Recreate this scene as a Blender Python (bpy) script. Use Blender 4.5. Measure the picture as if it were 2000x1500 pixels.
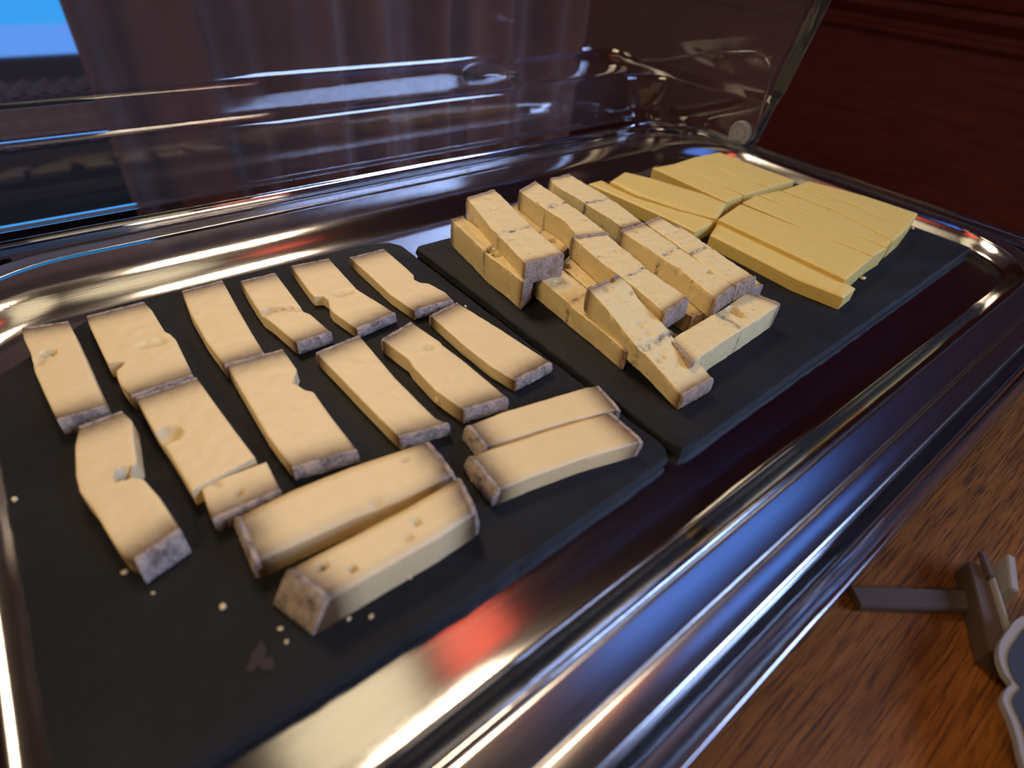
import bpy, bmesh, math, random
from mathutils import Vector, Matrix, noise

for o in list(bpy.data.objects):
    bpy.data.objects.remove(o, do_unlink=True)
scn = bpy.context.scene
COL = scn.collection
rnd = random.Random(7)
Z0 = 0.05            # height of the slate tops above the counter

# ------------------------------------------------------------------ camera
cd = bpy.data.cameras.new('camera')
cam = bpy.data.objects.new('camera', cd)
COL.objects.link(cam)
cam.matrix_world = Matrix((
    (0.78156996, 0.35860269, -0.51044345, 0.0),
    (-0.62017988, 0.53490515, -0.57380606, 0.0),
    (0.06727044, 0.76503633, 0.64046397, Z0 + 0.18),
    (0, 0, 0, 1)))
cd.sensor_width = 36.0
cd.lens = 36.0 * 1110.27 / 2000.0
cd.clip_start = 0.01
cd.dof.use_dof = True
cd.dof.focus_distance = 0.34
cd.dof.aperture_fstop = 6.0
scn.camera = cam

# ------------------------------------------------------------------ light
w = bpy.data.worlds.new('world')
scn.world = w
w.use_nodes = True
w.node_tree.nodes['Background'].inputs[0].default_value = (0.36, 0.20, 0.17, 1)
w.node_tree.nodes['Background'].inputs[1].default_value = 0.34

def area(name, loc, target, size, size_y, power, color, spread=180):
    l = bpy.data.lights.new(name, 'AREA')
    l.shape = 'RECTANGLE'
    l.size = size
    l.size_y = size_y
    l.energy = power
    l.color = color
    l.spread = math.radians(spread)
    o = bpy.data.objects.new(name, l)
    COL.objects.link(o)
    o.location = loc
    d = Vector(target) - Vector(loc)
    o.rotation_euler = d.to_track_quat('-Z', 'Y').to_euler()
    return o

area('warm_downlight', (0.45, 1.45, 1.75), (0.2, 0.2, 0.05), 0.50, 0.50, 2.0, (1.0, 0.79, 0.55), 50)
area('warm_downlight', (-1.15, -0.05, 1.15), (0.2, 0.2, 0.05), 0.60, 0.60, 1.55, (1.0, 0.78, 0.48), 60)
area('window_daylight', (1.45, -1.75, 1.25), (0.2, 0.2, 0.05), 1.2, 0.9, 17.0, (0.40, 0.56, 1.0), 80)

vs = scn.view_settings
scn.display_settings.display_device = 'sRGB'
vs.view_transform = 'Standard'
vs.look = 'None'
vs.gamma = 1.0
vs.use_curve_mapping = False
vs.exposure = 0.0

# ------------------------------------------------------------------ helpers
def link(name, mesh, mat=None, parent=None, smooth=None):
    o = bpy.data.objects.new(name, mesh)
    COL.objects.link(o)
    if mat:
        mesh.materials.append(mat)
    if smooth is not None:
        mesh.polygons.foreach_set('use_smooth', [True] * len(mesh.polygons))
        mesh.set_sharp_from_angle(angle=math.radians(smooth))
    if parent:
        o.parent = parent
    return o

def tag(o, label, cat, group=None, kind=None):
    o['label'] = label
    o['category'] = cat
    if group:
        o['group'] = group
    if kind:
        o['kind'] = kind
    return o

def empty(name, loc=(0, 0, 0)):
    o = bpy.data.objects.new(name, None)
    COL.objects.link(o)
    o.location = loc
    o.empty_display_size = 0.02
    return o

def mesh_of(verts, faces, name='mesh'):
    m = bpy.data.meshes.new(name)
    m.from_pydata([tuple(v) for v in verts], [], faces)
    m.validate()
    bm = bmesh.new()
    bm.from_mesh(m)
    bmesh.ops.recalc_face_normals(bm, faces=bm.faces)
    bm.to_mesh(m)
    bm.free()
    return m

def box_mesh(x0, x1, y0, y1, z0, z1, bev=0.0, seg=2):
    bm = bmesh.new()
    bmesh.ops.create_cube(bm, size=1.0)
    for v in bm.verts:
        v.co = Vector(((x0 + x1) / 2 + v.co.x * (x1 - x0), (y0 + y1) / 2 + v.co.y * (y1 - y0), (z0 + z1) / 2 + v.co.z * (z1 - z0)))
    if bev > 0:
        bmesh.ops.bevel(bm, geom=bm.edges[:], offset=bev, segments=seg, affect='EDGES', profile=0.5)
    m = bpy.data.meshes.new('box')
    bm.to_mesh(m)
    bm.free()
    return m

def tube_mesh(pts, r, n=8, closed=False):
    pts = [Vector(p) for p in pts]
    verts, faces = [], []
    N = len(pts)
    up = Vector((0.13, 0.27, 0.95)).normalized()
    for i, p in enumerate(pts):
        a = pts[(i - 1) % N] if (closed or i > 0) else p
        b = pts[(i + 1) % N] if (closed or i < N - 1) else p
        t = (b - a).normalized()
        s = t.cross(up)
        if s.length < 1e-4:
            s = t.cross(Vector((1, 0, 0)))
        s.normalize()
        q = s.cross(t)
        for k in range(n):
            an = 2 * math.pi * k / n
            verts.append(p + s * (r * math.cos(an)) + q * (r * math.sin(an)))
    for i in range(N if closed else N - 1):
        j = (i + 1) % N
        for k in range(n):
            l = (k + 1) % n
            faces.append((i * n + k, i * n + l, j * n + l, j * n + k))
    if not closed:
        faces.append(tuple(range(n)))
        faces.append(tuple((N - 1) * n + k for k in range(n)))
    return mesh_of(verts, faces, 'tube')

def rrect(x0, x1, y0, y1, r, n=12):
    """rounded rectangle, counter-clockwise"""
    out = []
    for cx, cy, a0 in ((x1 - r, y0 + r, -90), (x1 - r, y1 - r, 0), (x0 + r, y1 - r, 90), (x0 + r, y0 + r, 180)):
        for k in range(n + 1):
            a = math.radians(a0 + 90.0 * k / n)
            out.append((cx + r * math.cos(a), cy + r * math.sin(a)))
    return out

def loft(loops, close_first=False, close_last=False, ring=True):
    """loops: lists of 3D points, all the same length"""
    verts, faces = [], []
    n = len(loops[0])
    for lp in loops:
        verts += lp
    for i in range(len(loops) - 1):
        for k in range(n if ring else n - 1):
            l = (k + 1) % n
            faces.append((i * n + k, i * n + l, (i + 1) * n + l, (i + 1) * n + k))
    if close_first:
        faces.append(tuple(range(n)))
    if close_last:
        faces.append(tuple((len(loops) - 1) * n + k for k in range(n)))
    return mesh_of(verts, faces, 'loft')

# ------------------------------------------------------------------ materials
def mat(name, color=(0.5, 0.5, 0.5), rough=0.5, metal=0.0, **kw):
    m = bpy.data.materials.new(name)
    m.use_nodes = True
    b = m.node_tree.nodes['Principled BSDF']
    b.inputs['Base Color'].default_value = (*color, 1)
    b.inputs['Roughness'].default_value = rough
    b.inputs['Metallic'].default_value = metal
    for k, v in kw.items():
        b.inputs[k.replace('_', ' ')].default_value = v
    return m, m.node_tree, b

def nd(t, typ, **kw):
    n = t.nodes.new(typ)
    for k, v in kw.items():
        if k.startswith('in_'):
            key = k[3:]
            n.inputs[int(key) if key.isdigit() else key].default_value = v
        else:
            setattr(n, k, v)
    return n

def ramp(t, stops):
    r = t.nodes.new('ShaderNodeValToRGB')
    e = r.color_ramp.elements
    while len(e) < len(stops):
        e.new(0.5)
    for x, (p, c) in zip(e, stops):
        x.position = p
        x.color = (*c, 1)
    return r

def coords(t, scale=(1, 1, 1), rot=(0, 0, 0), kind='Object'):
    tc = t.nodes.new('ShaderNodeTexCoord')
    mp = t.nodes.new('ShaderNodeMapping')
    mp.inputs['Scale'].default_value = scale
    mp.inputs['Rotation'].default_value = rot
    t.links.new(tc.outputs[kind], mp.inputs['Vector'])
    return mp.outputs[0]

def noise_tex(t, vec, scale, detail=3.0, rough=0.5):
    n = t.nodes.new('ShaderNodeTexNoise')
    n.inputs['Scale'].default_value = scale
    n.inputs['Detail'].default_value = detail
    n.inputs['Roughness'].default_value = rough
    t.links.new(vec, n.inputs['Vector'])
    return n.outputs['Fac']

def bump(t, b, height, strength, dist=0.001):
    bp = t.nodes.new('ShaderNodeBump')
    bp.inputs['Strength'].default_value = strength
    bp.inputs['Distance'].default_value = dist
    t.links.new(height, bp.inputs['Height'])
    t.links.new(bp.outputs[0], b.inputs['Normal'])

def mix(t, fac, a, bcol, blend='MIX'):
    m = t.nodes.new('ShaderNodeMix')
    m.data_type = 'RGBA'
    m.blend_type = blend
    for sock, v in ((m.inputs[0], fac), (m.inputs[6], a), (m.inputs[7], bcol)):
        if isinstance(v, (int, float)):
            sock.default_value = v
        elif isinstance(v, tuple):
            sock.default_value = (*v, 1)
        else:
            t.links.new(v, sock)
    return m.outputs[2]

def math_node(t, op, a, b=None):
    m = t.nodes.new('ShaderNodeMath')
    m.operation = op
    for i, v in enumerate((a, b)):
        if v is None:
            continue
        if isinstance(v, (int, float)):
            m.inputs[i].default_value = v
        else:
            t.links.new(v, m.inputs[i])
    return m.outputs[0]

def attr(t, name):
    a = t.nodes.new('ShaderNodeAttribute')
    a.attribute_name = name
    return a.outputs['Fac']

def cheese_mat(name, base, light, edge1, edge2, sss, bumpk, grain=900):
    """edge1/edge2: the paste darkens to brown where it meets the rind"""
    m, t, b = mat(name, base, 0.48)
    v = coords(t)
    n1 = noise_tex(t, v, 120, 4, 0.6)
    n2 = noise_tex(t, v, grain, 3, 0.7)
    c = mix(t, n1, base, light)
    rd = attr(t, 'rind_near')
    f = math_node(t, 'ADD', rd, math_node(t, 'MULTIPLY', math_node(t, 'SUBTRACT', n1, 0.5), 0.25))
    rp = ramp(t, [(0.0, (0, 0, 0)), (0.3, (0.10, 0.10, 0.10)), (0.55, (0.36, 0.36, 0.36)), (0.78, (0.75, 0.75, 0.75)), (0.93, (1, 1, 1))])
    t.links.new(math_node(t, 'MULTIPLY', f, math_node(t, 'GREATER_THAN', rd, 0.001)), rp.inputs[0])
    c = mix(t, rp.outputs[0], c, mix(t, n1, edge1, edge2))
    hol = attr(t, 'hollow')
    c = mix(t, math_node(t, 'MULTIPLY', hol, 0.55), c, tuple(x * 0.55 for x in base))  # shade inside dents and pits painted into the paste, along with real brown tone
    if name == 'veined_cheese':
        ash = attr(t, 'ash')
        an = noise_tex(t, v, 190, 4, 0.7)
        af = math_node(t, 'MULTIPLY', ash, math_node(t, 'SMOOTH_MAX', math_node(t, 'SUBTRACT', math_node(t, 'MULTIPLY', an, 5.0), 1.95), 0.0))
        cl = nd(t, 'ShaderNodeClamp')
        t.links.new(af, cl.inputs[0])
        c = mix(t, cl.outputs[0], c, (0.085, 0.085, 0.10))
        vo = nd(t, 'ShaderNodeTexNoise', in_Scale=230.0, in_Detail=2.0)
        t.links.new(v, vo.inputs['Vector'])
        sp = ramp(t, [(0.0, (0, 0, 0)), (0.70, (0, 0, 0)), (0.75, (1, 1, 1))])
        t.links.new(vo.outputs['Fac'], sp.inputs[0])
        c = mix(t, math_node(t, 'MULTIPLY', sp.outputs[0], 0.5), c, (0.20, 0.16, 0.07))
    t.links.new(c, b.inputs['Base Color'])
    b.inputs['Subsurface Weight'].default_value = sss
    b.inputs['Subsurface Radius'].default_value = (1.0, 0.6, 0.2)
    b.inputs['Subsurface Scale'].default_value = 0.004
    bump(t, b, math_node(t, 'ADD', n2, math_node(t, 'MULTIPLY', n1, 2.0)), bumpk, 0.0006)
    return m

M = {}
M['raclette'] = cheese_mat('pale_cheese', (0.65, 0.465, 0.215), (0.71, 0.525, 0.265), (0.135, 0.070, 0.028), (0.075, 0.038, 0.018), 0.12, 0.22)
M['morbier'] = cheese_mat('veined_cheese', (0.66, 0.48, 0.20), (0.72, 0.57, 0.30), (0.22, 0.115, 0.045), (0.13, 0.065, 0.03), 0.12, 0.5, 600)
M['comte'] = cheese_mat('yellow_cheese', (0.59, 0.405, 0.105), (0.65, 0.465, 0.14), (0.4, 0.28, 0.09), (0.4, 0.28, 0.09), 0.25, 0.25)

def rind_mat(name, a, bcol, c2):
    m, t, b = mat(name, a, 0.8)
    v = coords(t)
    n1 = noise_tex(t, v, 210, 5, 0.75)
    rp = ramp(t, [(0.36, a), (0.50, bcol), (0.66, c2)])
    t.links.new(n1, rp.inputs[0])
    t.links.new(rp.outputs[0], b.inputs['Base Color'])
    bump(t, b, noise_tex(t, v, 700, 4, 0.7), 1.0, 0.0016)
    return m
M['rind_raclette'] = rind_mat('grey_brown_rind', (0.13, 0.085, 0.06), (0.36, 0.28, 0.225), (0.55, 0.39, 0.27))
M['rind_morbier'] = rind_mat('brown_rind', (0.24, 0.15, 0.09), (0.38, 0.27, 0.19), (0.46, 0.34, 0.25))

# slate
m, t, b = mat('slate', (0.02, 0.019, 0.02), 0.62)
v = coords(t)
n1 = noise_tex(t, v, 25, 6, 0.65)
n2 = noise_tex(t, v, 420, 4, 0.7)
rp = ramp(t, [(0.3, (0.0075, 0.0068, 0.0070)), (0.7, (0.0140, 0.0128, 0.0132))])
t.links.new(n1, rp.inputs[0])
t.links.new(rp.outputs[0], b.inputs['Base Color'])
b.inputs['Specular IOR Level'].default_value = 0.16
bump(t, b, math_node(t, 'ADD', n2, math_node(t, 'MULTIPLY', n1, 2.5)), 0.35, 0.0012)
M['slate'] = m

# steel
def steel(name, rough, aniso, scale, col=(0.62, 0.60, 0.59)):
    m, t, b = mat(name, col, rough, 1.0)
    v = coords(t, scale)
    n = noise_tex(t, v, 60, 4, 0.6)
    r = nd(t, 'ShaderNodeMapRange')
    r.inputs['To Min'].default_value = rough * 0.75
    r.inputs['To Max'].default_value = rough * 1.3
    t.links.new(n, r.inputs['Value'])
    t.links.new(r.outputs[0], b.inputs['Roughness'])
    b.inputs['Anisotropic'].default_value = aniso
    bump(t, b, n, 0.06, 0.0005)
    return m
M['steel'] = steel('polished_steel', 0.12, 0.0, (1, 22, 1))
M['steel_rim'] = steel('brushed_steel', 0.22, 0.0, (0.8, 40, 1))

# clear plastic
def plastic(name, tint=(0.93, 0.93, 0.95), rough=0.03, bk=0.0, tw=1.0):
    m, t, b = mat(name, tint, rough)
    b.inputs['Transmission Weight'].default_value = tw
    b.inputs['IOR'].default_value = 1.49
    v = coords(t)
    n = noise_tex(t, v, 14, 2, 0.5)
    bump(t, b, n, bk, 0.004)
    return m
M['plastic'] = plastic('clear_plastic', rough=0.045, bk=0.03, tw=0.988)
M['frame_plastic'] = plastic('clear_frame_plastic', bk=0.0)
M['black'] = mat('black_base_plastic', (0.010, 0.010, 0.012), 0.35)[0]

# oak counter
m, t, b = mat('oak_counter', (0.25, 0.11, 0.04), 0.55, 0.0, Specular_IOR_Level=0.2)
v = coords(t, (1.0, 9.0, 9.0))
n1 = noise_tex(t, v, 26, 6, 0.6)
v2 = coords(t, (1.0, 30.0, 30.0))
n2 = noise_tex(t, v2, 30, 4, 0.7)
v3 = coords(t, (1, 1.4, 1))
n3 = noise_tex(t, v3, 14, 2, 0.5)
rp = ramp(t, [(0.25, (0.095, 0.027, 0.003)), (0.5, (0.19, 0.060, 0.008)), (0.75, (0.27, 0.098, 0.017))])
t.links.new(n1, rp.inputs[0])
pores = ramp(t, [(0.41, (1, 1, 1)), (0.49, (0, 0, 0))])
t.links.new(n2, pores.inputs[0])
c = mix(t, math_node(t, 'MULTIPLY', pores.outputs[0], 0.75), rp.outputs[0], (0.016, 0.006, 0.003))
c = mix(t, math_node(t, 'MULTIPLY', n3, 0.6), c, mix(t, 0.5, c, (0.13, 0.036, 0.008)))
t.links.new(c, b.inputs['Base Color'])
bump(t, b, n2, 0.25, 0.0008)
M['oak'] = m

# dark red-brown wood
m, t, b = mat('mahogany', (0.045, 0.012, 0.010), 0.55)
v = coords(t, (1, 1, 9))
n1 = noise_tex(t, v, 6, 5, 0.6)
rp = ramp(t, [(0.3, (0.16, 0.022, 0.015)), (0.7, (0.26, 0.045, 0.026))])
t.links.new(n1, rp.inputs[0])
t.links.new(rp.outputs[0], b.inputs['Base Color'])
M['mahogany'] = m
m, t, b = mat('brown_curtain', (0.085, 0.035, 0.027), 0.9)
v = coords(t)
n1 = noise_tex(t, v, 9, 3, 0.5)
rp = ramp(t, [(0.3, (0.10, 0.026, 0.014)), (0.7, (0.16, 0.05, 0.022))])
t.links.new(n1, rp.inputs[0])
t.links.new(rp.outputs[0], b.inputs['Base Color'])
b.inputs['Sheen Weight'].default_value = 0.3
bump(t, b, noise_tex(t, v, 900, 2, 0.5), 0.2, 0.001)
M['curtain'] = m

def emit(name, color, strength):
    m = bpy.data.materials.new(name)
    m.use_nodes = True
    t = m.node_tree
    t.nodes.remove(t.nodes['Principled BSDF'])
    e = t.nodes.new('ShaderNodeEmission')
    e.inputs[0].default_value = (*color, 1)
    e.inputs[1].default_value = strength
    t.links.new(e.outputs[0], t.nodes['Material Output'].inputs[0])
    return m

# ------------------------------------------------------------------ setting
FLOOR_Z = -0.72
o = link('floor', box_mesh(-3.5, 3.5, -3.0, 4.0, FLOOR_Z - 0.1, FLOOR_Z), mat('dark_floor', (0.05, 0.03, 0.025), 0.6)[0])
o['kind'] = 'structure'
o = link('ceiling', box_mesh(-3.5, 3.5, -3.0, 4.0, 2.2, 2.3), mat('ceiling_paint', (0.45, 0.33, 0.31), 0.8)[0])
o['kind'] = 'structure'

# panelled wall on the right, its moulding runs along y
WX = 2.2
wall = link('wall_right', box_mesh(WX, WX + 0.06, -3.0, 4.0, FLOOR_Z, 2.2), M['mahogany'])
wall['kind'] = 'structure'
prof = [(0, .125), (-.010, .125), (-.014, .130), (-.014, .134), (-.009, .138), (-.009, .144), (-.016, .150), (-.022, .158), (-.022, .168), (-.030, .172), (-.034, .180), (-.034, .196), (-.028, .202), (0, .204)]
prof = [(2.1 * a, 0.23 - (0.23 - z) * 2.095) for a, z in prof]
loops = [[(WX + a, y, z) for a, z in prof] for y in (-3.0, 4.0)]
o = link('trim_1', loft(loops, True, True), M['mahogany'], None, 30)
o['kind'] = 'structure'

# heavy curtain behind the counter
xs = [0.088 + (1.00 - 0.088) * i / 220 for i in range(221)]
def fold(x, z):
    return 0.024 * math.sin(x * 46 + 1.2 * math.sin(x * 11)) + 0.012 * math.sin(x * 93 + 2.0) + 0.006 * math.sin(x * 23 + z * 3)
front, back = [], []
zs = [FLOOR_Z + 0.02 + (0.78 - FLOOR_Z) * k / 14 for k in range(15)]
loops = []
for z in zs:
    ring = [(x, 0.995 + fold(x, z), z) for x in xs] + [(x, 1.001 + fold(x, z), z) for x in reversed(xs)]
    loops.append(ring)
o = link('curtain', loft(loops, True, True), M['curtain'], None, 50)
tag(o, 'dark brown hanging curtain in soft vertical folds behind the lid', 'curtain')

# ------------------------------------------------------------------ counter
o = link('counter', box_mesh(-0.75, 0.622, -0.62, 0.478, -0.04, 0.0, 0.003), M['oak'], None, 40)
tag(o, 'orange brown oak counter top with dark grain under the display', 'counter')

# ------------------------------------------------------------------ lamps of the room
def lamp_shade(parent, r0, r1, h, z0, m, n=40):
    pr = [(r0, z0), (r0 + (r1 - r0) * .5, z0 + h * .62), (r1, z0 + h * .95), (r1 * .6, z0 + h), (0.012, z0 + h), (0.010, z0 + h - .004),
          (r1 * .55, z0 + h - .006), (r1 - .004, z0 + h * .93), (r0 + (r1 - r0) * .5 - .004, z0 + h * .60), (r0 - .005, z0)]
    loops = [[(r * math.cos(2 * math.pi * k / n), r * math.sin(2 * math.pi * k / n), z) for k in range(n)] for r, z in pr + [pr[0]]]
    return link('lamp_shade', loft(loops), m, parent, 40)

dark_metal = mat('dark_lamp_metal', (0.04, 0.035, 0.03), 0.4, 0.8)[0]
def pendant(x, y, z, r, ecol, estr, label, sy=1.0):
    e = empty('pendant_lamp', (x, y, z))
    lamp_shade(e, r, r * .35, r * .7, 0.0, dark_metal)
    n = 40
    lo = [[(q * r * math.cos(2 * math.pi * k / n), q * r * math.sin(2 * math.pi * k / n), zz) for k in range(n)] for q, zz in ((.94, .012), (.80, .000), (.5, -.012), (.2, -.016))]
    link('diffuser', loft(lo, False, True), emit('lamp_glow', ecol, estr), e, 40)
    link('cord', tube_mesh([(0, 0, r * .69), (0, 0, 2.2 - z)], 0.004), dark_metal, e)
    tag(e, label, 'lamp')
    return e
pendant(0.115, 0.60, 1.35, 0.19, (1.0, 0.82, 0.52), 1.25, 'wide pendant lamp with a warm cream diffuser over the counter')
pendant(0.455, 0.575, 1.35, 0.12, (1.0, 0.15, 0.09), 1.7, 'small pendant lamp glowing red over the counter')

e = empty('ceiling_light_panel', (1.35, 0.30, 1.55))
link('frame', box_mesh(-.62, .62, -.17, .17, .0, .035, .004), dark_metal, e)
link('diffuser', box_mesh(-.59, .59, -.14, .14, -.006, .001), emit('blue_glow', (0.11, 0.28, 1.0), 1.5), e)
for sx in (-.5, .5):
    link('hanger', tube_mesh([(sx, 0, .03), (sx, 0, .65)], .004), dark_metal, e)
tag(e, 'long hanging panel light glowing blue', 'lamp')

# ------------------------------------------------------------------ display case
TX0, TX1, TY0, TY1 = -0.058, 0.553, 0.067, 0.3375      # flat floor of the steel tray
case = empty('display_case', (0.25, 0.22, 0.0))
OFF = Vector((-0.25, -0.22, 0.0))
def shift(m):
    m.transform(Matrix.Translation(OFF))
    return m
# black under-body
loops = []
for z, d in ((0.0, .004), (.003, .001), (.006, 0), (.030, 0), (.034, .002), (.0365, .006)):
    loops.append([(x, y, z) for x, y in rrect(-0.112 + d, 0.604 - d, 0.004 + d, 0.446 - d, 0.05, 10)])
link('base', shift(loft(loops, True, True)), M['black'], case, 40)
# clear ring that carries the tray
ro = rrect(-0.116, 0.608, 0.004, 0.450, 0.060, 12)
RIM = 0.0395
ri = rrect(TX0 - .036 + .002, TX1 + .036 - .002, 0.0165, TY1 + .076 - .002, 0.060, 12)
link('front_rail', shift(box_mesh(-0.085, 0.572, 0.0172, 0.0276, 0.0375, 0.0555, 0.0012, 3)), M['steel_rim'], case, 50)
zs_ = [(0.0, .0475), (0.0, .0542), (.03, .0552), (.07, .0550), (.42, .0546), (.46, .0552), (.49, .0562), (.52, .0562), (.55, .0548), (.62, .0535), (.68, .0500), (.72, .0490), (.76, .0505), (.80, .0515), (.88, .0500), (.93, .0470), (.97, .0440), (1.0, .0400), (1.0, .0380), (.5, .0372), (0.0, .0372)]
loops = []
for tt, z in zs_ + [zs_[0]]:
    loops.append([(a[0] + (b_[0] - a[0]) * tt, a[1] + (b_[1] - a[1]) * tt, z) for a, b_ in zip(ri, ro)])
link('clear_frame', shift(loft(loops)), M['frame_plastic'], case, 50)

# hinged clear lid, folded back
X0L, X1L = -0.150, 0.594
def yfront(z):
    zr = z - Z0
    y = 0.319 - 0.174 * zr
    if zr < 0.014:
        y += 0.016 - math.sqrt(max(0, 0.016 ** 2 - (0.016 * (0.014 - zr) / 0.0165) ** 2))
    return y
def lid_loop(yb, z, x0, x1, r):
    yf = yfront(z)
    pts = [(x1, yf + (yb - r - yf) * k / 10, z) for k in range(11)]
    pts += [(x1 - r + r * math.cos(math.radians(a)), yb - r + r * math.sin(math.radians(a)), z) for a in range(9, 91, 9)]
    pts += [(x1 - r + (x0 + r - (x1 - r)) * k / 30, yb, z) for k in range(1, 31)]
    pts += [(x0 + r - r * math.sin(math.radians(a)), yb - r + r * math.cos(math.radians(a)), z) for a in range(9, 91, 9)]
    pts += [(x0, yb - r + (yf - yb + r) * k / 10, z) for k in range(1, 11)]
    return pts
pr = [(.470, -.003), (.470, .002), (.471, .012), (.472, .024), (.473, .0385), (.4736, .0415), (.4752, .0440), (.4780, .0460), (.4820, .0472), (.490, .0478), (.520, .0490), (.5440, .0500), (.5485, .0510), (.5515, .0530), (.5532, .0560), (.5538, .0600), (.556, .080), (.558, .14), (.562, .22), (.566, .30)]
loops = []
for yb, zr in pr:
    loops.append(lid_loop(yb, Z0 + zr, X0L - max(0, min(zr - .046, .012)) * .4, X1L + max(0, min(zr - .046, .012)) * .4, 0.045))
lidm = shift(loft(loops, ring=False))
lid = link('lid', lidm, M['plastic'], case, 60)
s = lid.modifiers.new('thick', 'SOLIDIFY')
s.thickness = 0.0017
s.offset = 1.0
# bead along the free edge of the lid
edge = [Vector(l[0]) + OFF for l in loops]
link('edge_bead', tube_mesh(edge, 0.0007), M['plastic'], lid, 60)
edge2 = [Vector(p) + OFF for p in loops[0]]
link('edge_bead', tube_mesh(edge2, 0.0012), M['plastic'], lid, 60)
# moulded ridge round the hinge ear
rg = [(.340, .001), (.322, .012), (.3215, .030), (.322, .055), (.324, .072), (.330, .081), (.338, .086), (.352, .087), (.400, .078), (.450, .063), (.490, .054)]
link('moulded_ridge', tube_mesh([Vector((X1L - .003, y, Z0 + z)) + OFF for y, z in rg], 0.0011), M['plastic'], lid, 60)
# thumb grip moulded on the shoulder and the seam below it
grip = []
for k in range(15):
    a = math.pi * k / 14
    grip.append((-0.032 * math.cos(a), 0.030 * math.sin(a)))
gl = []
for sc, dz in ((1, 0), (1, .0035), (.96, .0050), (.80, .0058), (.40, .0062)):
    gl.append([(0.385 + x * sc + OFF.x, 0.500 + y * sc + OFF.y, Z0 + .0465 + .20 * y * sc + dz) for x, y in grip])
link('thumb_grip', loft(gl, True, True), M['plastic'], lid, 60)
link('seam', tube_mesh([Vector((x, y, Z0 + z)) + OFF for x, y, z in ((.343, .474, .041), (.337, .4715, .034), (.333, .4705, .024), (.331, .470, .012), (.331, .469, .001))], 0.0009), M['plastic'], lid, 60)
# hinge button
bx_, by_, bz_ = X1L - .0005, 0.338, Z0 + 0.0135
def disc_loops(pr, n=32):
    return [[(bx_ - h + OFF.x, by_ + r * math.cos(2 * math.pi * k / n) + OFF.y, bz_ + r * math.sin(2 * math.pi * k / n)) for k in range(n)] for r, h in pr]
link('hinge_button', loft(disc_loops([(.0125, .0), (.0125, .0030), (.0115, .0040), (.0095, .0040), (.0088, .0026), (.0070, .0026), (.0064, .0042), (.0030, .0044), (.0024, .0032), (.0006, .0030)]), True, True), mat('frosted_button', (0.55, 0.53, 0.50), 0.25, 0.0, Transmission_Weight=0.6)[0], case, 40)
tag(case, 'low display case with a black base and clear lid folded back', 'display case')

# ------------------------------------------------------------------ steel tray
tray = empty('serving_tray', (0.247, 0.221, Z0))
TO = Vector((-0.247, -0.221, -Z0))
FL = -0.0066
# rows: outward travel at the front, at the back, at the sides, then height; the back wall is the widest
prof = [(-.02, -.02, -.02, FL), (0, 0, 0, FL), (.008, .005, .004, FL + .0001), (.0112, .010, .0070, FL + .0009), (.0130, .0145, .0088, FL + .0024), (.0150, .0195, .0108, FL + .0046),
        (.0175, .0245, .0133, FL + .0070), (.0200, .0300, .0158, FL + .0090), (.0212, .0370, .0172, FL + .0099), (.0220, .0480, .0182, .0036), (.0226, .0550, .0190, .0039), (.0235, .0600, .0200, .0041)]
rim = [(.0235 + e, .0600 + e, .0200 + e, z) for e, z in ((0, .0041), (.0025, .0041), (.0135, .0041), (.0150, .0038), (.0158, .0030), (.0160, .0018), (.0158, .0006))]
def tray_loops(pf, r0=0.036):
    return [[(x + TO.x, y + TO.y, Z0 + z + TO.z) for x, y in rrect(TX0 - ds, TX1 + ds, TY0 - df, TY1 + db, max(0.010, r0 + .5 * (db + ds)), 16)] for df, db, ds, z in pf]
o = link('basin', loft(tray_loops(prof), True), M['steel'], tray, 50)
s = o.modifiers.new('thick', 'SOLIDIFY'); s.thickness = .0005; s.offset = -1
o = link('rim', loft(tray_loops(rim)), M['steel_rim'], tray, 50)
s = o.modifiers.new('thick', 'SOLIDIFY'); s.thickness = .0005; s.offset = -1
tag(tray, 'shallow polished stainless steel tray with rounded corners and brushed rim', 'tray')

# ------------------------------------------------------------------ slates
def slate(outline, label, seed):
    r = random.Random(seed)
    pts = []
    n = len(outline)
    for i in range(n):
        a, b_ = Vector(outline[i]), Vector(outline[(i + 1) % n])
        k = max(2, int((b_ - a).length / 0.004))
        for q in range(k):
            p = a.lerp(b_, q / k)
            d = (b_ - a).normalized()
            nrm = Vector((-d.y, d.x))
            j = noise.noise(Vector((p.x * 90, p.y * 90, seed))) * .0005 + (r.random() - .5) * .0002
            pts.append(p + nrm * j)
    cx = sum(p.x for p in pts) / len(pts)
    cy = sum(p.y for p in pts) / len(pts)
    zt, zb = Z0, Z0 + FL + .0003
    def ringz(z, ins, jit):
        out = []
        for p in pts:
            v_ = Vector((cx - p.x, cy - p.y)).normalized() * (ins + jit * r.random())
            out.append((p.x + v_.x - cx, p.y + v_.y - cy, z - zb + (r.random() - .5) * jit * .3))
        return out
    loops = [ringz(zb, .0016, .0), ringz(zb + .0012, .0006, .0003), ringz(zb + .003, .0001, .0004), ringz(zt - .0012, .0003, .0004), ringz(zt - .0003, .0010, .0004), ringz(zt, .0018, .0)]
    mesh = loft(loops, True, True)
    o = link('slate_board', mesh, M['slate'], None, 35)
    o.location = (cx, cy, zb)
    return tag(o, label, 'slate board')
slate([(-.0555, .085), (-.055, .290), (-.050, .299), (-.004, .333), (.004, .3355), (.100, .334), (.150, .3325), (.168, .327), (.1725, .318), (.1745, .088), (.170, .083), (.06, .080)], 'black slate board with a cut corner carrying the pale cheese slices', 3)
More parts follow.
